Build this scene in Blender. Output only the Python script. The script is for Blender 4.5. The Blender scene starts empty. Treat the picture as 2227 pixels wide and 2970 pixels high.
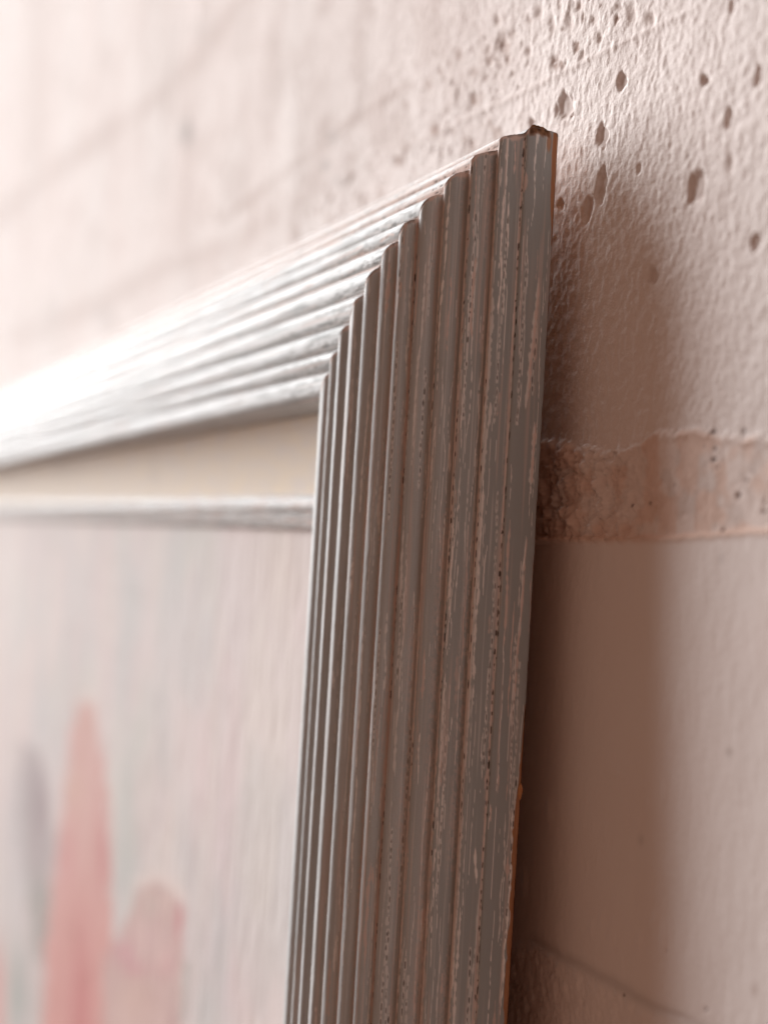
import bpy, math
import numpy as np
from mathutils import Matrix, Vector

# ------------------------------------------------------------------ camera
SC = bpy.context.scene
W, H, FPX = 2227.0, 2970.0, 4640.0
CX, CY = W / 2, H / 2
GAP = 0.0095            # distance of the frame's back corner from the wall
LEAN = math.radians(2.0)


def camera_axes(vp=(-640, 1475), roll=1.5):
    m = np.array([(vp[0] - CX) / FPX, -(vp[1] - CY) / FPX, 1.0]); m /= np.linalg.norm(m)
    r = math.radians(roll)
    w = np.array([math.sin(r), math.cos(r), 0.0]); w[2] = -(m @ w) / m[2]; w /= np.linalg.norm(w)
    flip = np.array([1, 1, -1.0])
    xw, zw = -m * flip, w * flip
    return np.array([xw, np.cross(zw, xw), zw])


R = camera_axes()


def ray(px, py):
    return R @ np.array([(px - CX) / FPX, -(py - CY) / FPX, -1.0])


ORIGIN = np.array([0, -GAP, 0.0])           # outer back corner of the frame
CAM = ORIGIN - ray(1619, 388) * 0.48

cd = bpy.data.cameras.new('camera')
cam = bpy.data.objects.new('camera', cd)
SC.collection.objects.link(cam)
mw = Matrix.Identity(4)
for i in range(3):
    for j in range(3):
        mw[i][j] = R[i][j]
    mw[i][3] = CAM[i]
cam.matrix_world = mw
cd.sensor_fit = 'VERTICAL'
cd.sensor_height = 36.0
cd.lens = FPX * 36.0 / H
cd.clip_start = 0.01
cd.clip_end = 50
cd.dof.use_dof = True
cd.dof.focus_distance = 0.475
cd.dof.aperture_fstop = 5.2
SC.camera = cam

# ------------------------------------------------------------------ light
world = bpy.data.worlds.new('World')
SC.world = world
world.use_nodes = True
bg = world.node_tree.nodes['Background']
bg.inputs['Color'].default_value = (1.0, 0.57, 0.40, 1)
bg.inputs['Strength'].default_value = 0.22


def area(name, loc, target, sx, sy, power, color):
    l = bpy.data.lights.new(name, 'AREA')
    l.shape = 'RECTANGLE'; l.size = sx; l.size_y = sy
    l.energy = power; l.color = color
    o = bpy.data.objects.new(name, l)
    SC.collection.objects.link(o)
    o.location = loc
    o.rotation_euler = (Vector(target) - Vector(loc)).to_track_quat('-Z', 'Y').to_euler()
    return o


area('window_light', (-36.2, -10.0, 13.7), (-0.2, 0, -0.1), 22.2, 34.0, 51500, (0.97, 0.985, 0.99))

SC.view_settings.view_transform = 'Standard'
SC.view_settings.look = 'None'
SC.view_settings.exposure = 0
SC.view_settings.gamma = 1

# ------------------------------------------------------------------ helpers
rng = np.random.default_rng(11)


def lin(c):
    c = np.asarray(c, float) / 255.0
    return np.where(c <= 0.04045, c / 12.92, ((c + 0.055) / 1.055) ** 2.4)


def vnoise(x, y, seed=0):
    """smooth lattice noise in 0..1"""
    r = np.random.default_rng(seed).random((256, 256))
    xi = np.floor(x).astype(int); yi = np.floor(y).astype(int)
    fx = x - xi; fy = y - yi
    fx = fx * fx * fx * (fx * (fx * 6 - 15) + 10); fy = fy * fy * fy * (fy * (fy * 6 - 15) + 10)
    a = r[xi & 255, yi & 255]; b = r[(xi + 1) & 255, yi & 255]
    c = r[xi & 255, (yi + 1) & 255]; d = r[(xi + 1) & 255, (yi + 1) & 255]
    return (a * (1 - fx) + b * fx) * (1 - fy) + (c * (1 - fx) + d * fx) * fy


def fbm(x, y, seed=0, octaves=4, gain=0.5):
    s = 0; a = 1; t = 0
    for k in range(octaves):
        s = s + a * vnoise(x * 2.03 ** k + 17 * k, y * 2.03 ** k + 5 * k, seed + k); t += a; a *= gain
    return s / t


def smooth(a, b, x):
    t = np.clip((x - a) / (b - a), 0, 1)
    return t * t * (3 - 2 * t)


def grid_mesh(name, P, attrs, mat, parent=None, close_u=False, flip=False):
    """P: (n, m, 3) grid of points, attrs: name -> (n, m) floats or (n, m, 3) colours"""
    n, m = P.shape[:2]
    me = bpy.data.meshes.new(name)
    me.vertices.add(n * m)
    me.vertices.foreach_set('co', P.reshape(-1).astype(np.float32))
    i = np.arange(n - 1)[:, None]; mm = m if close_u else m - 1
    j = np.arange(mm)[None, :]; j2 = (j + 1) % m
    q = np.stack([i * m + j, (i + 1) * m + j, (i + 1) * m + j2, i * m + j2], -1).reshape(-1, 4)
    if flip:
        q = q[:, ::-1]
    nf = len(q)
    me.loops.add(nf * 4); me.polygons.add(nf)
    me.loops.foreach_set('vertex_index', q.reshape(-1).astype(np.int32))
    me.polygons.foreach_set('loop_start', np.arange(0, nf * 4, 4, dtype=np.int32))
    me.polygons.foreach_set('use_smooth', np.ones(nf, bool))
    me.update(calc_edges=True)
    for k, v in attrs.items():
        if v.ndim == 2:
            a = me.attributes.new(k, 'FLOAT', 'POINT')
            a.data.foreach_set('value', v.reshape(-1).astype(np.float32))
        else:
            a = me.attributes.new(k, 'FLOAT_COLOR', 'POINT')
            c = np.ones(v.shape[:2] + (4,), np.float32); c[..., :3] = v
            a.data.foreach_set('color', c.reshape(-1))
    me.materials.append(mat)
    o = bpy.data.objects.new(name, me)
    SC.collection.objects.link(o)
    if parent:
        o.parent = parent
    return o


class Mat:
    def __init__(s, name):
        s.m = bpy.data.materials.new(name); s.m.use_nodes = True
        s.t = s.m.node_tree; s.n = s.t.nodes; s.b = s.n['Principled BSDF']

    def node(s, kind, **kw):
        n = s.n.new(kind)
        for k, v in kw.items():
            if k in n.inputs.keys() if isinstance(k, str) else False:
                n.inputs[k].default_value = v
            else:
                setattr(n, k, v)
        return n

    def link(s, a, b):
        s.t.links.new(a, b)

    def attr(s, name, out='Fac'):
        n = s.n.new('ShaderNodeAttribute'); n.attribute_name = name
        return n.outputs[out]

    def coords(s, scale):
        tc = s.n.new('ShaderNodeTexCoord'); mp = s.n.new('ShaderNodeMapping')
        mp.inputs['Scale'].default_value = scale
        s.link(tc.outputs['Object'], mp.inputs['Vector'])
        return mp.outputs['Vector']

    def noise(s, vec, scale, detail=3, rough=0.55):
        n = s.n.new('ShaderNodeTexNoise')
        n.inputs['Scale'].default_value = scale; n.inputs['Detail'].default_value = detail
        n.inputs['Roughness'].default_value = rough
        s.link(vec, n.inputs['Vector'])
        return n.outputs['Fac']

    def math(s, op, a, b=None, clamp=False):
        n = s.n.new('ShaderNodeMath'); n.operation = op; n.use_clamp = clamp
        for k, v in enumerate((a, b)):
            if v is None: continue
            if hasattr(v, 'links'): s.link(v, n.inputs[k])
            else: n.inputs[k].default_value = v
        return n.outputs[0]

    def ramp(s, fac, a, b, va=0.0, vb=1.0):
        n = s.n.new('ShaderNodeMapRange')
        s.link(fac, n.inputs['Value'])
        for k, v in zip(('From Min', 'From Max', 'To Min', 'To Max'), (a, b, va, vb)):
            n.inputs[k].default_value = v
        return n.outputs['Result']

    def mix(s, fac, a, b, blend='MIX'):
        n = s.n.new('ShaderNodeMix'); n.data_type = 'RGBA'; n.blend_type = blend
        for idx, v in ((0, fac), (6, a), (7, b)):
            if hasattr(v, 'links'): s.link(v, n.inputs[idx])
            elif isinstance(v, (int, float)): n.inputs[idx].default_value = v
            else: n.inputs[idx].default_value = tuple(v) + (1,)
        return n.outputs[2]

    def bump(s, h, strength, dist, prev=None):
        n = s.n.new('ShaderNodeBump')
        n.inputs['Strength'].default_value = strength; n.inputs['Distance'].default_value = dist
        s.link(h, n.inputs['Height'])
        if prev: s.link(prev, n.inputs['Normal'])
        return n.outputs['Normal']


# ------------------------------------------------------------------ materials
def silver_material(name, grain_scale):
    M = Mat(name)
    v = M.coords(grain_scale)
    fine = M.noise(v, 60, 4)
    cloud = M.noise(M.coords((1, 1, 1)), 22, 4)
    speck = M.noise(M.coords((1, 1, 1)), 2600, 2)
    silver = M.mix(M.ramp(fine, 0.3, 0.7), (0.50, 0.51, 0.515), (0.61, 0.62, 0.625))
    silver = M.mix(M.attr('riser'), silver, M.mix(M.ramp(fine, 0.3, 0.7), (0.55, 0.58, 0.59), (0.64, 0.67, 0.68)))  # risers painted lighter and cooler to offset the dim warm fill light
    silver = M.mix(M.ramp(cloud, 0.35, 0.7, 0, 0.35), silver, (0.47, 0.475, 0.48))
    silver = M.mix(M.ramp(speck, 0.35, 0.7, 0, 0.45), silver, (0.45, 0.455, 0.455))
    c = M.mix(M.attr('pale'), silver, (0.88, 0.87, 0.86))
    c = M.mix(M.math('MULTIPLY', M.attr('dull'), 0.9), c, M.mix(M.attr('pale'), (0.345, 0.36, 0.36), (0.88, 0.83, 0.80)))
    c = M.mix(M.attr('bole'), c, (0.74, 0.585, 0.53))
    wood = M.mix(M.ramp(fine, 0.35, 0.65), (0.48, 0.25, 0.14), (0.36, 0.17, 0.09))
    c = M.mix(M.attr('wood'), c, wood)
    c = M.mix(M.attr('crack'), c, (0.035, 0.025, 0.02))
    M.link(c, M.b.inputs['Base Color'])
    cover = M.math('MAXIMUM', M.attr('bole'), M.math('MAXIMUM', M.attr('wood'), M.attr('crack')))
    cover = M.math('MAXIMUM', cover, M.math('MULTIPLY', M.attr('pale'), 0.55))
    cover = M.math('MAXIMUM', cover, M.math('MULTIPLY', M.attr('dull'), 0.8))
    M.link(M.ramp(cover, 0, 1, 0.04, 0.0), M.b.inputs['Metallic'])
    rg = M.math('ADD', M.ramp(fine, 0.3, 0.7, 0.48, 0.60), M.math('MULTIPLY', cover, 0.2))
    M.link(rg, M.b.inputs['Roughness'])
    M.b.inputs['Specular IOR Level'].default_value = 0.03
    h = M.math('ADD', M.math('MULTIPLY', speck, 0.6), M.math('MULTIPLY', fine, 1.0))
    M.link(M.bump(h, 0.35, 0.00012), M.b.inputs['Normal'])
    return M.m


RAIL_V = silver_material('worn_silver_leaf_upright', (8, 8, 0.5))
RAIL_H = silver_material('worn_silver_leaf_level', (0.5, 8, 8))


def wall_material():
    M = Mat('white_plaster')
    v = M.coords((1, 1, 1))
    base = M.mix(M.ramp(M.noise(v, 9, 4), 0.35, 0.65), (0.87, 0.79, 0.765), (0.88, 0.825, 0.805))
    c = M.mix(M.attr('stain_shade'), base, (0.36, 0.23, 0.18))
    c = M.mix(M.attr('grey'), c, (0.34, 0.32, 0.31))
    c = M.mix(M.attr('orange'), c, (0.78, 0.52, 0.40))
    c = M.mix(M.attr('dot'), c, (0.07, 0.02, 0.012))
    M.link(c, M.b.inputs['Base Color'])
    M.b.inputs['Roughness'].default_value = 0.85
    M.b.inputs['Specular IOR Level'].default_value = 0.04
    rough = M.attr('rough')
    n1 = M.noise(v, 520, 3, 0.6)
    n2 = M.noise(v, 1500, 2, 0.6)
    h = M.math('MULTIPLY', M.math('ADD', n1, M.math('MULTIPLY', n2, 0.35)), rough)
    M.link(M.bump(h, 0.7, 0.0006), M.b.inputs['Normal'])
    return M.m


def liner_material():
    M = Mat('cream_liner')
    v = M.coords((3, 3, 8))
    c = M.mix(M.ramp(M.noise(v, 14, 4), 0.35, 0.65), (0.86, 0.75, 0.60), (0.80, 0.73, 0.66))
    c = M.mix(M.ramp(M.noise(M.coords((1, 1, 1)), 30, 5), 0.55, 0.75, 0, 0.5), c, (0.62, 0.56, 0.51))
    M.link(c, M.b.inputs['Base Color'])
    M.b.inputs['Roughness'].default_value = 0.8
    M.b.inputs['Specular IOR Level'].default_value = 0.1
    weave = M.noise(M.coords((1, 1, 1)), 1400, 2)
    M.link(M.bump(weave, 0.4, 0.0002), M.b.inputs['Normal'])
    return M.m


def paint_material():
    M = Mat('painted_canvas')
    c = M.attr('paint', 'Color')
    t = M.noise(M.coords((3, 1, 1)), 16, 3)
    c2 = M.mix(M.ramp(t, 0.3, 0.7, 0.0, 0.12), c, (0.72, 0.66, 0.64))
    M.link(c2, M.b.inputs['Base Color'])
    M.b.inputs['Roughness'].default_value = 0.8
    M.b.inputs['Specular IOR Level'].default_value = 0.05
    w = M.noise(M.coords((1, 1, 1)), 1300, 2)
    M.link(M.bump(w, 0.3, 0.0002), M.b.inputs['Normal'])
    return M.m


def wood_material():
    M = Mat('raw_wood')
    c = M.mix(M.ramp(M.noise(M.coords((20, 20, 1)), 30, 4), 0.3, 0.7), (0.42, 0.17, 0.07), (0.58, 0.27, 0.11))
    M.link(c, M.b.inputs['Base Color'])
    M.b.inputs['Roughness'].default_value = 0.8
    return M.m


WOOD = wood_material()

# ------------------------------------------------------------------ wall


def axis(segments):
    """graded coordinates: list of (start, end, step)"""
    out = []
    for a, b, st in segments:
        out.append(np.arange(a, b, st))
    out.append([segments[-1][1]])
    return np.concatenate(out)


def to_px(P):
    q = (P - CAM) @ R
    return CX - q[..., 0] / q[..., 2] * FPX, CY + q[..., 1] / q[..., 2] * FPX


def seg_dist(px, py, a, b):
    ax, ay = a; bx, by = b
    t = np.clip(((px - ax) * (bx - ax) + (py - ay) * (by - ay)) / ((bx - ax) ** 2 + (by - ay) ** 2), 0, 1)
    return np.hypot(px - ax - t * (bx - ax), py - ay - t * (by - ay))


def poly_dist(px, py, pts):
    return np.min([seg_dist(px, py, pts[i], pts[i + 1]) for i in range(len(pts) - 1)], 0)


def build_wall():
    xs = axis([(-4.0, -1.6, 0.15), (-1.6, -0.6, 0.008), (-0.6, -0.3, 0.002), (-0.3, 0.13, 0.0007), (0.13, 0.3, 0.01), (0.3, 1.6, 0.1)])
    zs = axis([(-1.6, -0.7, 0.1), (-0.7, -0.36, 0.008), (-0.36, 0.12, 0.0007), (0.12, 0.8, 0.008), (0.8, 1.6, 0.1)])
    X, Z = np.meshgrid(xs, zs, indexing='ij')
    P = np.stack([X, np.zeros_like(X), Z], -1)
    inview = (X > -2.0) & (X < 0.35)
    px, py = to_px(np.where(inview[..., None], P, np.array([-1.0, 0, 0])))
    px = np.where(inview, px, -9999.0); py = np.where(inview, py, 9999.0)
    U, V = X * 1000, Z * 1000          # millimetres
    # trowelled and stippled plaster, rough above the step and smooth below it
    edge_hi = 1300 - 40 * smooth(1700, 2000, px) - 14 * np.sin(px / 60.0) + 60 * (fbm(U / 5, V / 5, 3) - 0.5) * 2 * 0.35
    edge_lo = 1568 - 20 * smooth(1900, 2227, px) + 10 * (fbm(U / 4, V / 9, 5) - 0.5)
    zz = np.interp(py, [-9999, 9999], [0, 1])
    upper = 1 - smooth(-9, 9, py - edge_hi)
    lower = smooth(-5, 5, py - edge_lo)
    band = (1 - upper) * (1 - lower)
    st = fbm(U / 1.7, V / 2.0, 21, 3, 0.6) - 0.5
    st2 = np.abs(fbm(U / 7, V / 9, 31, 3) - 0.5)
    big = fbm(U / 60, V / 60, 41, 3) - 0.5
    h = big * 0.0012 + upper * (st * 0.0006 + st2 * 0.0002)
    lump = 0.6 * fbm(U / 3.4 + 0.3 * V / 3, V / 4.2, 51, 3, 0.55) + 0.4 * (1 - 2 * np.abs(fbm(U / 2.3, V / 1.9, 52, 4, 0.65) - 0.5))
    left_rough = 1 - 0.90 * smooth(1740, 1980, px)
    h += band * (0.0006 + left_rough * (lump - 0.5) * 0.0080)
    h += lower * (0.0014 + (fbm(U / 3.5, V / 8, 61, 3) - 0.5) * 0.0002 + st * 0.00010 + (fbm(U / 0.9, V / 5, 66, 2) - 0.5) * 0.00010)
    # a raised lip where the smooth coat ends and where the band starts
    h += 0.0011 * np.exp(-((py - edge_lo + 4) / 7) ** 2) * smooth(-900, 1000, px)
    h += 0.0006 * np.exp(-((py - edge_hi - 10) / 9) ** 2) * smooth(1650, 1800, px)
    # air holes in the plaster
    SOFT = []
    pits = [(1640, 310, 22, 40), (1750, 396, 17, 36), (1745, 540, 14, 52), (2018, 545, 22, 50), (1707, 610, 13, 42),
            (1803, 240, 13, 26), (2042, 232, 12, 14), (1542, 354, 7, 13), (2196, 220, 7, 28), (2110, 345, 8, 32),
            (1853, 490, 6, 14), (1628, 595, 9, 15), (2122, 20, 8, 24), (1890, 800, 14, 22), (2190, 700, 14, 22),]
    soft_pits = [(1795, 24, 10, 12), (1600, 75, 8, 26), (1650, 70, 12, 22), (1680, 20, 12, 18), (1455, 120, 10, 22), (1830, 40, 12, 34), (1885, 55, 12, 22), (1560, 35, 10, 22), (1530, 150, 8, 16), (1610, 170, 9, 14),
                 (1740, 110, 9, 20), (1440, 60, 9, 18), (2115, 470, 9, 26), (1722, 60, 9, 14)]
    for (cx, cy, rx, ry) in soft_pits:
        k = np.exp(-(((px - cx) / rx) ** 2 + ((py - cy) / ry) ** 2) ** 1.2)
        SOFT.append(k)
    soft = np.max(SOFT, 0)
    h -= soft * 0.0006
    dot = np.zeros_like(h); grey = np.zeros_like(h); stain_shade = np.zeros_like(h); orange = np.zeros_like(h)
    hole = np.zeros_like(h)
    wob = (fbm(U / 1.6, V / 3.0, 71, 2) - 0.5) * 0.9
    for (cx, cy, rx, ry) in pits:
        a = math.radians(8)
        dx, dy = px - cx, py - cy
        u = (dx * math.cos(a) + dy * math.sin(a)) / rx
        v = (-dx * math.sin(a) + dy * math.cos(a)) / ry
        hole = np.maximum(hole, smooth(1.12, 0.85, 0) if False else 1 - smooth(0.72, 1.2, np.hypot(u, v) + wob * 0.8))
    h -= hole * 0.0012
    # the crumbly patch in the upper part of the wall
    line_y = np.interp(px, [900, 1200, 1450, 1950, 2200], [560, 420, 300, 55, -60])
    patch = (1 - smooth(-25, 5, py - line_y)) * smooth(-360, -60, py - line_y) * smooth(900, 1350, px) * (1 - smooth(1900, 2000, px))
    patch2 = smooth(-90, -20, py - line_y - 40) * (1 - smooth(20, 100, py - line_y - 40)) * smooth(800, 1000, px) * (1 - smooth(1350, 1500, px))
    sp = fbm(U / 4.2, V / 4.2, 81, 3, 0.6)
    crumb = np.clip(patch + patch2, 0, 1) * smooth(0.635, 0.74, sp)
    h -= crumb * 0.0004
    stain_shade = np.maximum(stain_shade, crumb * 0.75 * smooth(0.3, 0.6, fbm(U / 11, V / 11, 85, 2)))
    h += 0.0003 * np.exp(-((py - line_y) / 9) ** 2) * smooth(1100, 1400, px) * (1 - smooth(1950, 2050, px))
    stain_shade = np.maximum(stain_shade, 0.18 * np.exp(-((py - line_y) / 7) ** 2) * smooth(900, 1200, px) * (1 - smooth(1900, 2000, px)))
    stain_shade = np.maximum(stain_shade, hole * 0.22 * upper)  # pit interiors tinted darker, shade of the hollows put into the colour
    stain_shade = np.maximum(stain_shade, soft * 0.38)
    # old drips and cracks far along the wall
    for pts, wd, s in [([(110, -60), (100, 470)], 30, 0.22), ([(480, -40), (465, 300)], 16, 0.18),
                       ([(720, -20), (560, 190), (400, 330), (180, 480), (-20, 640)], 30, 0.30),
                       ([(1180, 250), (1020, 350), (820, 510), (640, 640)], 16, 0.32),
                       ([(560, 120), (545, 330), (530, 700)], 16, 0.16),
                       ([(950, 360), (900, 560), (700, 700), (480, 780), (300, 880), (60, 980)], 34, 0.24),
                       ([(850, 600), (852, 690)], 14, 0.30), ([(840, 0), (700, 200)], 10, 0.10)]:
        d = poly_dist(px, py, pts)
        k = np.exp(-(d / wd) ** 2) * (0.45 + 0.9 * fbm(U / 22, V / 16, 91, 3))
        stain_shade = np.maximum(stain_shade, 1.1 * s * k)
    for cx, cy, rx, ry, s in [(540, 385, 16, 38, 0.75), (575, 85, 26, 22, 0.25), (305, 915, 18, 30, 0.3), (965, 395, 18, 18, 0.32), (945, 480, 13, 17, 0.45), (1258, 385, 15, 19, 0.0),
                              (985, 525, 32, 14, 0.2), (150, 900, 20, 40, 0.15)]:
        k = np.exp(-((px - cx) / rx) ** 2 - ((py - cy) / ry) ** 2)
        grey = np.maximum(grey, s * k)
    for cx, cy, rx, ry, s in [(1262, 378, 14, 20, 0.8), (1155, 470, 14, 16, 0.6), (1175, 305, 10, 16, 0.5), (1020, 460, 13, 16, 0.4), (1330, 160, 10, 20, 0.6), (1375, 210, 16, 16, 0.45),
                              (1243, 245, 12, 18, 0.5), (640, 720, 30, 16, 0.3), (220, 620, 14, 24, 0.25), (1640, 355, 14, 18, 0.3)]:
        k = np.exp(-(((px - cx) / rx) ** 2 + ((py - cy) / ry) ** 2) ** 1.3)
        stain_shade = np.maximum(stain_shade, s * k)
    far = (1 - smooth(1300, 1700, px)) * smooth(-2200, -1200, -py + 0 * px)
    stain_shade = np.maximum(stain_shade, 0.16 * far * smooth(0.50, 0.70, fbm(U / 26, V / 20, 95, 4)))
    stain_shade = np.maximum(stain_shade, 0.5 * smooth(0.64, 0.74, fbm(U / 9, V / 8, 96, 3)) * np.exp(-((py - line_y - 60) / 150) ** 2) * smooth(300, 800, px) * (1 - smooth(1450, 1560, px)))
    # paint traces and small dark holes in the band
    orange = band * (0.16 + 0.38 * smooth(0.40, 0.62, fbm(U / 9, V / 8, 101, 3)))
    orange = np.maximum(orange, 0.7 * np.exp(-((py - edge_lo + 8) / 12) ** 2))
    grey = np.maximum(grey, band * 0.22 * smooth(0.50, 0.62, fbm(U / 6, V / 7, 111, 3)) * smooth(1700, 1900, px))
    for cx, cy, r_ in [(2076, 1334, 6), (2172, 1391, 5), (2146, 1436, 6.5), (2220, 1480, 5), (2070, 1252, 6), (2155, 1251, 5), (1893, 1457, 3.5), (1845, 1469, 3.5), (2104, 1540, 5),
                       (2047, 1293, 3), (2079, 1302, 3), (2102, 1289, 2.5), (2090, 1357, 3), (1943, 2758, 3), (1820, 2887, 3), (2058, 2924, 3), (1745, 1429, 4), (2188, 1370, 3.5), (2223, 1455, 5),
                       (1963, 1404, 2.5), (1884, 1240, 1.5), (1995, 450, 3), (2210, 425, 3), (1996, 350, 3)]:
        dot = np.maximum(dot, 1 - smooth(0.7, 1.3, np.hypot((px - cx) / (r_ * 0.9), (py - cy) / r_) + wob * 0.5))
    h -= dot * 0.0008
    # long crack low on the wall with flaking beside it
    crackpts = [(1560, 2720), (1640, 2772), (1720, 2815), (1790, 2850), (1850, 2888), (1930, 2928), (2030, 2968), (2120, 3010)]
    d = poly_dist(px, py + 10 * (fbm(U / 6, V / 6, 121, 2) - 0.5), crackpts)
    fade = 1 - 0.65 * smooth(1850, 2100, px)
    grey = np.maximum(grey, 0.30 * np.exp(-(d / 18) ** 2) * fade)
    h -= 0.0004 * np.exp(-(d / 7) ** 2) * fade
    below = smooth(0, 40, py - np.interp(px, [p[0] for p in crackpts], [p[1] for p in crackpts])) * smooth(-50, 1500, px) * (1 - smooth(1850, 2050, px))
    h += below * (lump - 0.5) * 0.0018
    for cx, cy, rx, ry in [(1757, 2672, 9, 32), (1728, 2690, 9, 30), (1785, 2710, 12, 30), (1865, 2725, 8, 26), (1935, 2720, 9, 40), (1940, 2300, 8, 26), (1808, 2250, 7, 12), (1530, 2560, 8, 40),
                           (1890, 2330, 6, 10), (1600, 2350, 10, 30), (1910, 2665, 10, 22)]:
        h += 0.0003 * np.exp(-(((px - cx) / rx) ** 2 + ((py - cy) / ry) ** 2) ** 1.5)
    stain_shade = np.maximum(stain_shade, 0.35 * np.exp(-((px - 2130) / 12) ** 2 - ((py - 2180) / 8) ** 2))
    stain_shade = np.maximum(stain_shade, 0.4 * np.exp(-((px - 2199) / 10) ** 2 - ((py - 2870) / 22) ** 2))
    for cx, cy in ((1870, 2436), (2105, 1620), (2128, 2182)):
        grey = np.maximum(grey, 0.25 * np.exp(-((px - cx) / 8) ** 2 - ((py - cy) / 16) ** 2))
    P[..., 1] = -h
    rough = np.clip(0.30 + 0.84 * upper + 0.30 * band, 0, 1) * (1 - 0.85 * hole) * (1 - 0.6 * smooth(900, 200, px) if False else 1)
    o = grid_mesh('wall', P, {'stain_shade': np.clip(stain_shade, 0, 1), 'grey': np.clip(grey, 0, 1), 'orange': np.clip(orange, 0, 1), 'dot': dot, 'rough': rough}, wall_material())
    o['kind'] = 'structure'
    o['label'] = 'rough white plaster wall with pits, stains and a broken horizontal seam'
    return o


build_wall()

# ------------------------------------------------------------------ frame
FW, FH = 1.50, 1.10          # outer size of the picture frame
root = bpy.data.objects.new('picture_frame', None)
SC.collection.objects.link(root)
root.location = ORIGIN
root.rotation_euler = (-LEAN, 0, 0)
root.empty_display_size = 0.05
root['label'] = 'large painting in a worn silver frame with stepped reeded moulding by the plaster wall'
root['category'] = 'framed painting'


def to_world(L):
    ca, sa = math.cos(LEAN), math.sin(LEAN)
    return np.stack([L[..., 0], L[..., 1] * ca + L[..., 2] * sa, -L[..., 1] * sa + L[..., 2] * ca], -1) + ORIGIN


# cross-section in centimetres (w = inward, d = out from the back); G marks the grooves
PROFILE = [(0.06, -0.02), (0, 0.03), (-.03, .3), (-.05, .6), (-.05, .86), (.0, 1.01), (.09, 1.06), (.15, 1.20), (.21, 1.48), (.27, 1.68), (.34, 1.755), (.45, 1.755), (.55, 1.72), (.595, 1.69), (.64, 1.84),
           (.71, 2.08), (.79, 2.29), (.89, 2.38), (1.0, 2.395), (1.12, 2.34), (1.17, 2.29), (1.22, 2.43), (1.32, 2.71), (1.44, 2.85), (1.56, 2.91), (1.70, 2.91), (1.80, 2.85), (1.84, 2.81), (1.88, 2.93),
           (1.94, 3.16), (2.03, 3.30), (2.14, 3.38), (2.3, 3.40), (2.48, 3.34), (2.53, 3.28), (2.575, 3.42), (2.64, 3.63), (2.73, 3.735), (2.84, 3.78), (3.0, 3.775), (3.10, 3.72), (3.15, 3.67),
           (3.21, 3.77), (3.31, 3.93), (3.41, 4.01), (3.52, 4.045), (3.68, 4.05), (3.79, 4.0), (3.84, 3.96), (3.91, 4.03), (4.06, 4.19), (4.16, 4.26), (4.28, 4.295), (4.48, 4.28), (4.61, 4.22), (4.66, 4.17),
           (4.73, 4.24), (4.84, 4.38), (4.91, 4.43), (5.02, 4.445), (5.32, 4.41), (5.47, 4.32), (5.52, 4.26), (5.59, 4.34), (5.69, 4.47), (5.76, 4.515), (5.87, 4.525), (6.14, 4.47), (6.27, 4.39), (6.32, 4.33),
           (6.39, 4.41), (6.47, 4.51), (6.53, 4.54), (6.62, 4.54), (6.82, 4.48), (6.94, 4.40), (6.99, 4.35), (7.05, 4.42), (7.13, 4.50), (7.20, 4.53), (7.30, 4.535), (7.6, 4.50), (7.74, 4.43), (7.83, 4.30),
           (7.87, 4.05), (7.88, 3.6), (7.88, 2.2)]
GROOVES = [(.09, 1.06), (.595, 1.69), (1.17, 2.29), (1.84, 2.81), (2.53, 3.28), (3.15, 3.67), (3.84, 3.96), (4.66, 4.17), (5.52, 4.26), (6.32, 4.33), (6.99, 4.35)]


def catmull(pts, step):
    pts = np.array(pts, float)
    ext = np.vstack([2 * pts[0] - pts[1], pts, 2 * pts[-1] - pts[-2]])
    out = []
    for i in range(1, len(ext) - 2):
        p0, p1, p2, p3 = ext[i - 1:i + 3]
        # centripetal parameters
        def a(x, y): return max(np.linalg.norm(y - x), 1e-9) ** 0.5
        t1 = a(p0, p1); t2 = t1 + a(p1, p2); t3 = t2 + a(p2, p3)
        for t in np.linspace(t1, t2, 12, endpoint=False):
            A1 = (t1 - t) / t1 * p0 + t / t1 * p1
            A2 = (t2 - t) / (t2 - t1) * p1 + (t - t1) / (t2 - t1) * p2
            A3 = (t3 - t) / (t3 - t2) * p2 + (t - t2) / (t3 - t2) * p3
            B1 = (t2 - t) / t2 * A1 + t / t2 * A2
            B2 = (t3 - t) / (t3 - t1) * A2 + (t - t1) / (t3 - t1) * A3
            out.append((t2 - t) / (t2 - t1) * B1 + (t - t1) / (t2 - t1) * B2)
    out.append(pts[-1])
    out = np.array(out)
    s = np.concatenate([[0], np.cumsum(np.hypot(*np.diff(out, axis=0).T))])
    n = max(int(s[-1] / step), 8)
    ss = np.linspace(0, s[-1], n)
    return np.stack([np.interp(ss, s, out[:, 0]), np.interp(ss, s, out[:, 1])], -1), ss


def rail_grid(side, prof, t0, t1, stations):
    """stations 0..1 across the rail length, mitred at both ends; returns local coords (n, m, 3)"""
    w = prof[:, 0][None, :] / 100; d = prof[:, 1][None, :] / 100
    length = FH if side in ('right', 'left') else FW
    a = stations[:, None] * (length - 2 * w) + w          # distance from the top / right corner
    z = np.zeros_like(a)
    if side == 'right': L = np.stack([-w + z, -d + z, -a], -1)
    if side == 'left': L = np.stack([w - FW + z, -d + z, -a], -1)
    if side == 'top': L = np.stack([-a, -d + z, -w + z], -1)
    if side == 'bottom': L = np.stack([-a, -d + z, w - FH + z], -1)
    return L, a


def normals(prof):
    t = np.gradient(prof, axis=0); t /= np.linalg.norm(t, axis=1)[:, None]
    return np.stack([-t[:, 1], t[:, 0]], -1)      # points outward (towards smaller w, larger d)


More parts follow.
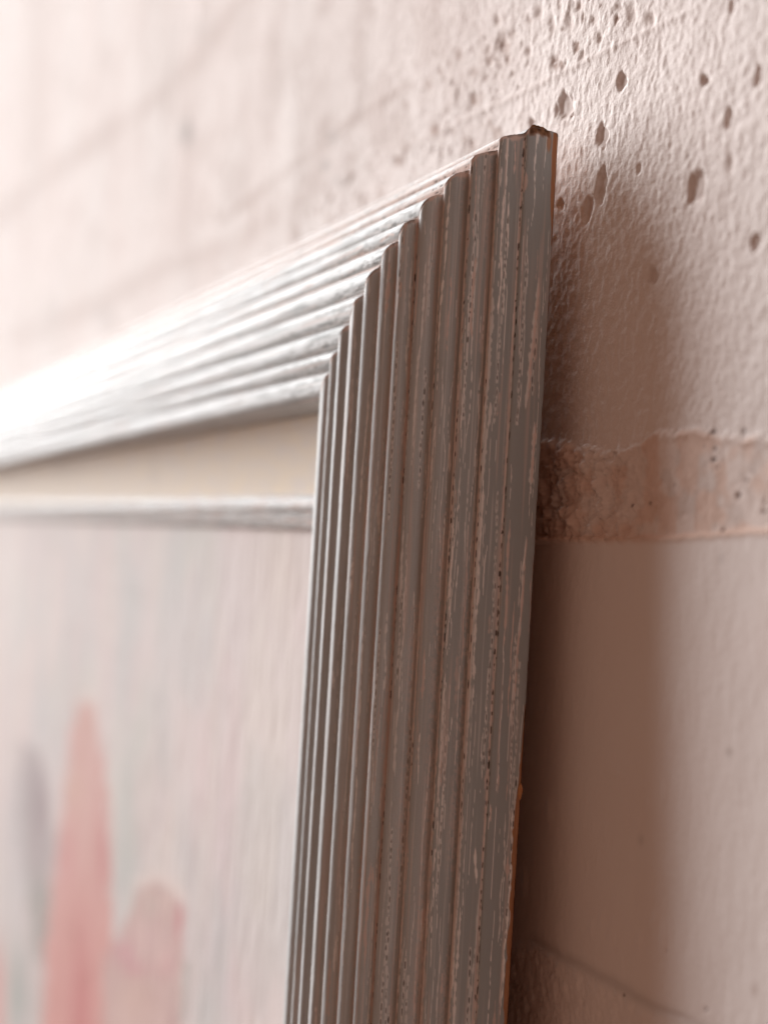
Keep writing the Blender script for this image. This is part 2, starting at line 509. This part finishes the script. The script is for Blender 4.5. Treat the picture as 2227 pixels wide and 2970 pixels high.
def rail(side, prof, ss, stations, mat, seed, detail=1.0):
    r = np.random.default_rng(seed)
    L, A = rail_grid(side, prof, 0, 1, stations)
    n, m = A.shape
    A_mm = A * 1000
    S_mm = np.broadcast_to(ss[None, :] * 10, A.shape)
    nrm = normals(prof)
    gs = [float(ss[np.argmin(np.hypot(prof[:, 0] - g[0], prof[:, 1] - g[1]))]) * 10 for g in GROOVES]
    bole = np.zeros((n, m)); pale = np.zeros((n, m)); crack = np.zeros((n, m)); wood = np.zeros((n, m))
    col_s = ss * 10
    row_a = A_mm[:, m // 2]
    step_s = col_s[1] - col_s[0]

    def streak(arr, s0, a0, a1, wid, amp, wander=0.0, taper=True, slope=0.0, ragged=0.3, lam=6.0):
        i0, i1 = np.searchsorted(row_a, [a0, a1])
        if i1 - i0 < 2: return
        rows = np.arange(i0, i1)
        aa = row_a[rows]
        ph = r.random(4) * 100
        c = s0 + slope * (aa - a0) + wander * (vnoise(aa / lam + ph[0], aa * 0 + ph[1], 7) - 0.5) * 2
        wv = wid * (1 + ragged * (vnoise(aa / 1.3 + ph[2], aa * 0 + ph[3], 8) - 0.5) * 2)
        if taper:
            e = np.minimum(aa - a0, a1 - aa) / max((a1 - a0) * 0.18, 0.4)
            wv = wv * np.clip(e, 0, 1) ** 0.5
        j0 = np.clip(((c.min() - wid * 2.5) / step_s).astype(int) - 1, 0, m - 1)
        j1 = np.clip(((c.max() + wid * 2.5) / step_s).astype(int) + 2, 1, m)
        cs = col_s[j0:j1][None, :]
        k = 1 - smooth(0.6, 1.25, np.abs(cs - c[:, None]) / (wv[:, None] * 0.5 + 1e-6))
        arr[i0:i1, j0:j1] = np.maximum(arr[i0:i1, j0:j1], amp * k)

    amax = row_a[-1]
    vis = min(amax, 420 if side == 'right' else 700)
    # clay showing in each groove, crest highlight painted as a pale line, dotted cracks along it
    gw = [0.5, 2.0, 2.3, 2.2, 1.3, 1.1, 1.0, 0.45, 0.4, 0.4, 0.35]
    go = [0.2, -1.0, -1.2, -1.1, 0.5, 0.4, 0.35, 0.1, 0.1, 0.1, 0.1]
    for gi, g in enumerate(gs):
        a = 0.0
        strong = [0.7, 1, 1, 1, 1, 1, 0.95, 0.4, 0.3, 0.3, 0.3][gi]
        streak(bole, g + go[gi], -5, amax + 5, gw[gi], strong, wander=0.15, taper=False, ragged=0.35, lam=30)
        if gi < 5:
            streak(bole, g + go[gi] - gw[gi] * 0.7, 8 + 20 * r.random(), vis, gw[gi] * 0.45, 0.55, wander=0.35, taper=False, ragged=0.9, lam=14)
            streak(pale, g + go[gi] - gw[gi] * 0.62, -5, vis, 0.35, 0.8, wander=0.3, taper=False, ragged=0.9, lam=18)
        if gi >= 4:
            for _ in range(int(14 * detail)):
                a0 = r.random() * vis; streak(pale, g - 0.7 - r.random() * 0.8, a0, a0 + 6 + 30 * r.random(), 0.22, 0.8, 0.25)
                a0 = r.random() * vis; streak(bole, g - 0.3 - r.random() * 1.6, a0, a0 + 4 + 16 * r.random(), 0.25, 0.8, 0.2)
                if gi in (5, 6, 4):
                    a0 = r.random() * vis; streak(crack, g - 0.7 - r.random() * 0.7, a0, a0 + 3 + 12 * r.random(), 0.2, 0.75, 0.25, ragged=1.0)
        if gi < 5:
            for lane, dens in ((go[gi] - 0.2, 0.75), (go[gi] - gw[gi] * 0.75 - 0.3 * r.random(), 0.45)):
                a = r.random() * 8
                drift = r.random() * 50
                while a < vis:
                    ln = 0.5 + 2.2 * r.random() ** 2
                    if vnoise(np.array([a / 22 + drift]), np.array([3.3 + gi]), 9)[0] < dens:
                        streak(crack, g + lane + 0.25 * (r.random() - 0.5), a, a + ln, 0.42 + 0.2 * r.random(), 0.55 + 0.4 * r.random(), 0.05)
                    a += ln + 0.6 + 2.2 * r.random()
        # blotchy clay creeping out of the groove
        blot = smooth(0.52, 0.62, vnoise(S_mm / 0.5, A_mm / 0.8, 200 + gi) * 0.5 + 0.5 * vnoise(A_mm / 26, A_mm * 0 + gi, 300 + gi))
        bole = np.maximum(bole, 0.35 * blot * np.exp(-((S_mm - g - gw[gi] * 0.7) / (gw[gi] * 0.9)) ** 2))
    # long wandering grain lines on the wide outer treads
    smax = gs[5]
    lanes = np.concatenate([r.uniform(1.5, gs[8], int(480 * detail)), r.normal(gs[2] - 4.5, 1.3, int(60 * detail)), r.normal(gs[1] - 3, 1.8, int(60 * detail))])
    for s0 in lanes:
        a0 = r.random() * vis; ln = 6 + 60 * r.random() ** 2
        streak(pale, s0, a0, a0 + ln, 0.16 + 0.6 * r.random() ** 4, 0.6 + 0.4 * r.random(), 0.5, slope=r.normal(0, 0.012), ragged=0.9, lam=9)
    for s0 in r.uniform(1.0, gs[7], int(130 * detail)):
        a0 = r.random() * vis; ln = 5 + 35 * r.random() ** 2
        sl = r.normal(0, 0.014)
        streak(bole, s0, a0, a0 + ln, 0.3 + 0.8 * r.random() ** 2, 0.45 + 0.4 * r.random(), 0.35, slope=sl, ragged=0.8)
    for s0 in r.uniform(1.0, gs[5], int(46 * detail)):      # dashed pores
        a = a0 = r.random() * vis; a1 = a0 + 10 + 50 * r.random(); sl = r.normal(0, 0.012); amp = 0.35 + 0.5 * r.random()
        while a < a1:
            ln = 0.5 + 1.8 * r.random()
            c = s0 + sl * (a - a0) + 0.12 * r.normal()
            streak(crack, c, a, a + ln, 0.36 + 0.16 * r.random(), amp, 0.05)
            streak(pale, c, a - 0.8, a + ln + 1.2, 0.8, 0.5, 0.1)
            a += ln + 0.5 + 2.5 * r.random()
    # fine brushed lines over the whole rail
    brush = vnoise(S_mm / 0.22, A_mm / 30, 61) * 0.6 + vnoise(S_mm / 0.5, A_mm / 60, 62) * 0.4
    pale = np.maximum(pale, smooth(0.62, 0.85, brush) * 0.35 * smooth(gs[0] - 2, gs[0] + 2, S_mm))
    bl = vnoise(S_mm / 0.9, A_mm / 45, 66)
    bole = np.maximum(bole, smooth(0.70, 0.92, bl) * 0.35)
    if side == 'right':
        # scars set where the photograph shows them: (groove offset in mm, from, to, width)
        for (s0, a0, a1, wd, sl) in [(5.3, 8, 38, 1.0, 0.055), (4.2, 78, 112, 0.9, 0.05), (2.8, 118, 135, 0.9, 0.0), (3.4, 150, 200, 0.6, 0.03), (7.3, 12, 20, 0.9, 0), (8.6, 14, 32, 0.5, 0.0)]:
            streak(bole, s0, a0, a1, wd, 0.8, 0.3, slope=sl, ragged=0.7)
            streak(pale, s0 + .3, a0, a1 + 3, wd * 1.3, 0.7, 0.3, slope=sl, ragged=0.7)
        for k in range(16):
            streak(pale, gs[1] - 1.8 - 1.5 * r.random(), 60 + 200 * r.random(), 120 + 230 * r.random(), 0.4 + 0.5 * r.random(), 0.6, 0.8, ragged=1, lam=12)
        # bare wood along the back edge, chipped at the corner and low down
        ed = fbm(A_mm / 5, A_mm * 0 + 3, 71, 3)
        amt = np.clip(1 - smooth(14, 36, A_mm), 0, 1) * 1.6 + smooth(165, 215, A_mm) * (1.2 + 0.3 * smooth(0.5, 0.7, ed)) + 0.55 * np.exp(-((A_mm - 205) / 9) ** 2)
        wood = np.maximum(wood, 1 - smooth(-0.15, 0.15, S_mm - (0.75 + amt * (0.8 + 0.4 * ed)) * (amt > 0.05)))
        wood = np.maximum(wood, (1 - smooth(0.8, 1.5, np.hypot((S_mm - 3.6) / 0.7, (A_mm - 3.0) / 2.6))) * 0.8)
        # clay on the mitred end of every reed
        endd = A_mm - prof[:, 0][None, :] * 10
        capw = 0.5 + 1.6 * vnoise(S_mm / 1.7, S_mm * 0 + 2.2, 73)
        bole = np.maximum(bole, (1 - smooth(0.7, 1.3, endd / capw)) * 0.85 * (S_mm > 8))
        dark = (1 - smooth(0.5, 1.2, endd / (0.3 + 0.9 * vnoise(S_mm / 1.1, S_mm * 0 + 9.2, 74)))) * 0.45
        crack = np.maximum(crack, dark * (vnoise(S_mm / 2.0, S_mm * 0 + 5, 75) > 0.5))
        chipw = 1.6 + 1.2 * vnoise(S_mm / 1.5, S_mm * 0 + 7.7, 79)
        chip = (1 - smooth(0.8, 1.15, endd / chipw)) * smooth(3.2, 3.8, S_mm) * (1 - smooth(10.0, 10.6, S_mm))
        wood = np.maximum(wood, chip)
        crack = np.maximum(crack, chip * (0.45 + 0.35 * smooth(0.3, 0.7, fbm(S_mm / 1.2, A_mm / 1.2, 78, 3))))
    else:
        endd = A_mm - prof[:, 0][None, :] * 10
        for g in gs:
            for _ in range(int(16 * detail)):
                a0 = r.random() ** 2 * 160 + prof[0, 0]; streak(crack, g - 0.6 - r.random() * 2.2, g * 0.3 + a0, g * 0.3 + a0 + 2 + 8 * r.random(), 0.25, 0.6, 0.2, ragged=1)
        web = fbm(A_mm / 2.4, S_mm / 0.7, 76, 3)
        crack = np.maximum(crack, (1 - smooth(0.0, 0.02, np.abs(web - 0.5))) * 0.6 * smooth(0.45, 0.6, fbm(A_mm / 12, S_mm / 5, 77, 2)) * (S_mm < gs[4] + 3))
    riser = np.broadcast_to(smooth(0.25, 0.6, -nrm[:, 0])[None, :], (n, m)) * (1.0 if side in ('right', 'left') else 0.35)  # mask by facing, carries the light-compensating riser colour
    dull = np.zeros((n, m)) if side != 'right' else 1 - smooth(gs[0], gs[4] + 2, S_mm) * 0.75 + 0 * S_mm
    if side == 'top':
        fine_lines = vnoise(S_mm / 0.35, A_mm / 16, 63) * 0.5 + vnoise(S_mm / 0.8, A_mm / 40, 64) * 0.5
        dull = smooth(0.56, 0.72, fine_lines) * (0.75 - 0.3 * smooth(60, 250, endd))
        dull = np.maximum(dull, 0.6 * smooth(0.55, 0.66, fbm(S_mm / 1.1, A_mm / 3.5, 65, 3)) * (1 - smooth(20, 110, endd)))
    wave = (vnoise(A_mm / 9, S_mm / 2.2, 81) - 0.5) * 0.00009 + (vnoise(A_mm / 2.2, S_mm / 0.5, 82) - 0.5) * 0.00006
    disp = wave - crack * 0.00022 - bole * 0.00005 + pale * 0.00003 - wood * 0.0001
    if side == 'right':
        disp = disp - 0.0005 * smooth(0.55, 0.7, fbm(A_mm / 4, S_mm * 0 + 1, 83, 2)) * (S_mm < 0.5)
        nick = (vnoise(S_mm / 0.8, S_mm * 0 + 4.4, 84) - 0.5) * 0.5 + (vnoise(S_mm / 0.25, S_mm * 0 + 4.4, 85) - 0.5) * 0.22
        nick = nick + 0.75 * smooth(2.5, 6.5, S_mm) * (1 - smooth(9.2, 10.8, S_mm)) - 0.4 * np.exp(-((S_mm - 11.5) / 0.9) ** 2)
        L[..., 2] += nick / 1000 * (1 - smooth(0, 3, endd))
    if side in ('right', 'left'):
        sx = 1 if side == 'right' else -1
        L[..., 0] += disp * nrm[None, :, 0] * -1 * sx
    else:
        sz = 1 if side == 'top' else -1
        L[..., 2] += disp * nrm[None, :, 0] * -1 * sz
    L[..., 1] -= disp * nrm[None, :, 1]
    # cheap back of the rail
    bw = [(7.88, 2.2), (7.88, 0.0), (0.06, -0.02)]
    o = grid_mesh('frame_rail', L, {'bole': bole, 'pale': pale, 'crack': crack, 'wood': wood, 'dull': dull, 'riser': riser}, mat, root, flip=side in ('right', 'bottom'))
    B, _ = rail_grid(side, np.array(bw), 0, 1, np.linspace(0, 1, 40))
    b = grid_mesh('raw_back', B, {}, WOOD, o, flip=side in ('right', 'bottom'))
    return o


fine, ss = catmull(PROFILE, 0.02)
mid, ssm = catmull(PROFILE, 0.035)
coarse, ssc = catmull(PROFILE, 0.08)


def stations(length, dense, step, far):
    a = np.concatenate([np.arange(0, dense, step), np.linspace(dense, length, far)])
    return a / a[-1]


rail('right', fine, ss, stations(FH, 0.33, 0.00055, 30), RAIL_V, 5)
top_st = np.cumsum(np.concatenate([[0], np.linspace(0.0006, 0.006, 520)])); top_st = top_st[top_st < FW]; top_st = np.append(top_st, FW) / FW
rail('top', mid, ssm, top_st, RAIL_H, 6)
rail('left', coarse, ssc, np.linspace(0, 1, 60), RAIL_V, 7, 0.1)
rail('bottom', coarse, ssc, np.linspace(0, 1, 60), RAIL_H, 8, 0.1)

# liner: flat cream moulding behind the ridge, then a thin silver slip
LIN, lss = catmull([(7.86, 2.5), (7.9, 2.62), (8.1, 2.62), (9.5, 2.56), (10.6, 2.50), (11.0, 2.48)], 0.05)
SLIP, sss = catmull([(10.88, 2.3), (10.89, 2.52), (10.98, 2.66), (11.15, 2.74), (11.38, 2.74), (11.50, 2.68), (11.56, 2.60), (11.64, 2.59), (11.9, 2.50), (12.1, 2.42), (12.22, 2.33), (12.24, 2.0)], 0.03)
LM = liner_material()
for side in ('right', 'top', 'left', 'bottom'):
    fl = side in ('right', 'bottom')
    G, _ = rail_grid(side, LIN, 0, 1, np.linspace(0, 1, 120))
    grid_mesh('liner', G, {}, LM, root, flip=fl)
    st = np.linspace(0, 1, 900 if side == 'top' else 60)
    G, A = rail_grid(side, SLIP, 0, 1, st)
    S = np.broadcast_to(sss[None, :] * 10, A.shape); Am = A * 1000
    bo = smooth(0.52, 0.7, fbm(Am / 14, S / 0.9, 91, 4)) * 0.55
    pa = smooth(0.45, 0.7, fbm(Am / 10, S / 0.7, 92, 4)) * 0.6
    cr = (1 - smooth(0, 0.03, np.abs(fbm(Am / 7, S / 0.8, 93, 3) - 0.5))) * 0.5 + 0.6 * np.exp(-((S - 10.0) / 0.5) ** 2) * 0
    G[..., 1] += cr * 0.0002 + (fbm(Am / 5, S / 1.2, 94, 3) - 0.5) * 0.0004
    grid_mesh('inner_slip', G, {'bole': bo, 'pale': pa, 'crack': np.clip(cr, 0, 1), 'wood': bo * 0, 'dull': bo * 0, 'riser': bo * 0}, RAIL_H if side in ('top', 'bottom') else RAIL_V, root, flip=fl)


# ------------------------------------------------------------------ the painting
def inside(px, py, poly, soft):
    """signed soft mask of a polygon"""
    n = len(poly); ins = np.zeros(px.shape, bool)
    for i in range(n):
        x1, y1 = poly[i]; x2, y2 = poly[(i + 1) % n]
        c = ((y1 > py) != (y2 > py)) & (px < (x2 - x1) * (py - y1) / (y2 - y1 + 1e-9) + x1)
        ins ^= c
    d = poly_dist(px, py, list(poly) + [poly[0]])
    return smooth(-soft, soft, np.where(ins, d, -d))


def build_canvas():
    x = np.concatenate([np.linspace(-FW + 0.118, -1.2, 10, endpoint=False), np.arange(-1.2, -0.118, 0.0014), [-0.118]])
    z = np.concatenate([np.linspace(-FH + 0.118, -0.5, 20, endpoint=False), np.arange(-0.5, -0.118, 0.002), [-0.118]])
    X, Z = np.meshgrid(x, z, indexing='ij')
    L = np.stack([X, np.full_like(X, -0.0222), Z], -1)
    px, py = to_px(to_world(L))
    U, V = X * 1000, Z * 1000
    c = np.ones(X.shape + (3,)) * lin((222, 210, 208))
    def blend(mask, col):
        nonlocal c
        c = c * (1 - mask[..., None]) + lin(col) * mask[..., None]
    # vertical washes
    def wash(cx, cy, rx, ry, col, a):
        blend(a * np.exp(-((px - cx) / rx) ** 2 - ((py - cy) / ry) ** 2), col)
    wash(40, 1650, 90, 300, (228, 218, 214), 0.9); wash(180, 1700, 60, 260, (206, 200, 200), 0.7)
    wash(290, 1620, 45, 200, (224, 200, 198), 0.7); wash(440, 1650, 110, 260, (196, 200, 200), 0.75)
    wash(540, 1570, 70, 90, (190, 200, 196), 0.6); wash(640, 1900, 90, 250, (212, 200, 204), 0.6)
    wash(820, 1660, 80, 160, (220, 204, 196), 0.7); wash(760, 2050, 120, 220, (224, 210, 206), 0.7)
    wash(200, 1980, 70, 140, (196, 200, 196), 0.6); wash(400, 1950, 90, 150, (205, 202, 202), 0.6)
    wash(420, 2330, 90, 240, (182, 190, 184), 0.9); wash(380, 2560, 60, 160, (184, 190, 186), 0.8)
    wash(60, 2450, 80, 240, (200, 192, 198), 0.6); wash(60, 2880, 70, 170, (160, 170, 166), 0.95)
    wash(660, 2500, 110, 260, (214, 194, 198), 0.7); wash(610, 2780, 70, 190, (186, 178, 184), 0.8)
    wash(560, 2480, 30, 120, (178, 186, 186), 0.5); wash(730, 2850, 70, 160, (222, 192, 192), 0.7)
    wash(760, 2700, 60, 300, (222, 206, 198), 0.5); wash(590, 2940, 60, 100, (180, 182, 186), 0.7)
    wash(640, 2300, 60, 200, (216, 200, 200), 0.5); wash(150, 2200, 60, 200, (196, 196, 200), 0.5)
    for k, (sx, sy, amp, col) in enumerate([(60, 90, 0.45, (230, 210, 208)), (60, 90, 0.35, (190, 196, 196)), (40, 70, 0.25, (226, 196, 196)), (30, 60, 0.2, (228, 220, 206))]):
        blend(amp * smooth(0.48, 0.68, fbm(U / sx, V / sy, 140 + k, 3)), col)
    wob = (fbm(U / 8, V / 9, 150, 3) - 0.5) * 40
    # shadowy mauve leaf
    m = inside(px + wob, py, [(62, 2150), (120, 2180), (150, 2330), (158, 2480), (145, 2640), (118, 2800), (100, 2760), (84, 2600), (62, 2450), (55, 2300)], 16)
    blend(m * 0.75, (168, 156, 158)); blend(m * 0.7 * np.exp(-((px - 118) / 22) ** 2 - ((py - 2320) / 130) ** 2), (146, 122, 130))
    blend(m * 0.6 * smooth(2480, 2640, py), (146, 150, 140))
    # tall coral petal
    body = [(225, 2035), (268, 2035), (288, 2110), (300, 2200), (318, 2320), (322, 2500), (318, 2650), (324, 2760), (330, 3300), (115, 3300), (125, 2970), (132, 2780), (150, 2600), (170, 2430), (190, 2270), (205, 2130)]
    m = inside(px + wob, py, body, 14)
    blend(m * 0.95, (216, 164, 156))
    blend(m * 0.85 * smooth(2250, 2900, py), (214, 142, 134))
    blend(m * 0.8 * np.exp(-((px - 235) / 32) ** 2) * smooth(2500, 2950, py), (200, 100, 100))
    blend(m * 0.75 * np.exp(-((px - 300) / 20) ** 2 - ((py - 2470) / 120) ** 2), (200, 116, 116))
    blend(m * 0.6 * np.exp(-((px - 190) / 26) ** 2 - ((py - 2480) / 80) ** 2), (212, 140, 140))
    blend(m * 0.6 * np.exp(-((px - 215) / 30) ** 2 - ((py - 2280) / 70) ** 2), (216, 176, 158))
    blend(m * 0.5 * np.exp(-((px - 250) / 25) ** 2 - ((py - 2110) / 60) ** 2), (206, 160, 146))
    blend(np.exp(-((px - 250) / 26) ** 2 - ((py - 2018) / 24) ** 2) * 0.8, (226, 210, 204))
    # lower bloom
    m = inside(px + wob, py, [(412, 2556), (436, 2574), (452, 2536), (486, 2548), (500, 2572), (530, 2604), (538, 2700), (532, 2800), (530, 2900), (534, 3300), (292, 3300), (300, 2780), (330, 2735), (362, 2672), (384, 2625)], 14)
    blend(m * 0.95, (202, 166, 160)); blend(m * 0.8 * np.exp(-((px - 440) / 60) ** 2 - ((py - 2620) / 60) ** 2), (196, 172, 164))
    blend(m * 0.7 * np.exp(-((px - 430) / 60) ** 2 - ((py - 2720) / 50) ** 2), (212, 172, 172))
    blend(m * 0.85 * np.exp(-((px - 358) / 30) ** 2 - ((py - 2765) / 34) ** 2), (208, 132, 148))
    blend(m * 0.85 * np.exp(-((px - 400) / 34) ** 2 - ((py - 2812) / 24) ** 2), (206, 130, 146))
    blend(m * 0.7 * np.exp(-((px - 480) / 26) ** 2 - ((py - 2800) / 40) ** 2), (210, 140, 150))
    blend(m * 0.6 * smooth(0.5, 0.65, fbm(U / 9, V / 14, 155, 3)), (220, 186, 178))
    blend(m * 0.4 * smooth(0.5, 0.65, fbm(U / 7, V / 20, 156, 3)), (190, 140, 140))
    blend(m * 0.8 * np.exp(-((px - 520) / 13) ** 2 - ((py - 2670) / 60) ** 2), (200, 120, 126))
    blend(m * 0.7 * np.exp(-((px - 400) / 60) ** 2 - ((py - 2900) / 90) ** 2), (210, 172, 160))
    blend(0.85 * np.exp(-(poly_dist(px, py, [(410, 2556), (450, 2540), (500, 2566), (525, 2600)]) / 18) ** 2), (228, 212, 206))
    blend(0.5 * np.exp(-(poly_dist(px, py, [(543, 2800), (530, 2960)]) / 10) ** 2), (150, 156, 146))
    blend(0.9 * np.exp(-((px + 10) / 22) ** 2) * smooth(2650, 2850, py), (212, 140, 134))
    c = (c * 0.9 + 0.1 * c.mean(-1, keepdims=True)) * 0.86 + 0.09
    # brush relief
    L[..., 1] -= (fbm(U / 3.0, V / 18, 160, 3) - 0.5) * 0.0006
    return grid_mesh('canvas', L, {'paint': c}, paint_material(), root)


cv = build_canvas()
cv['label'] = 'blurred painting of coral and pink petal shapes on pale grey washes'
# unseen wooden board, added to block light leaking in behind the canvas
bb = np.array([[[-FW + 0.03, -0.010, -FH + 0.03], [-FW + 0.03, -0.010, -0.03]], [[-0.03, -0.010, -FH + 0.03], [-0.03, -0.010, -0.03]]])
grid_mesh('light_block_board', bb, {}, WOOD, root)


# splinter of raw wood lifting off the back edge
def splinter(a, size, seed):
    r = np.random.default_rng(seed)
    k = 9; n = 7
    t = np.linspace(0, 1, n)
    P = np.zeros((n, k, 3))
    for i, tt in enumerate(t):
        rad = size * math.sin(math.pi * (0.06 + 0.90 * tt)) ** 0.8
        for j in range(k):
            an = 2 * math.pi * j / k
            rr = rad * (0.7 + 0.6 * r.random())
            P[i, j] = (0.0001 + rr * math.cos(an) * 0.9, -0.0004 + rr * math.sin(an) * 0.8, -a + (tt - 0.5) * size * 5)
    o = grid_mesh('splinter', P, {}, WOOD, root, close_u=True)
    return o


splinter(0.197, 0.0010, 3)
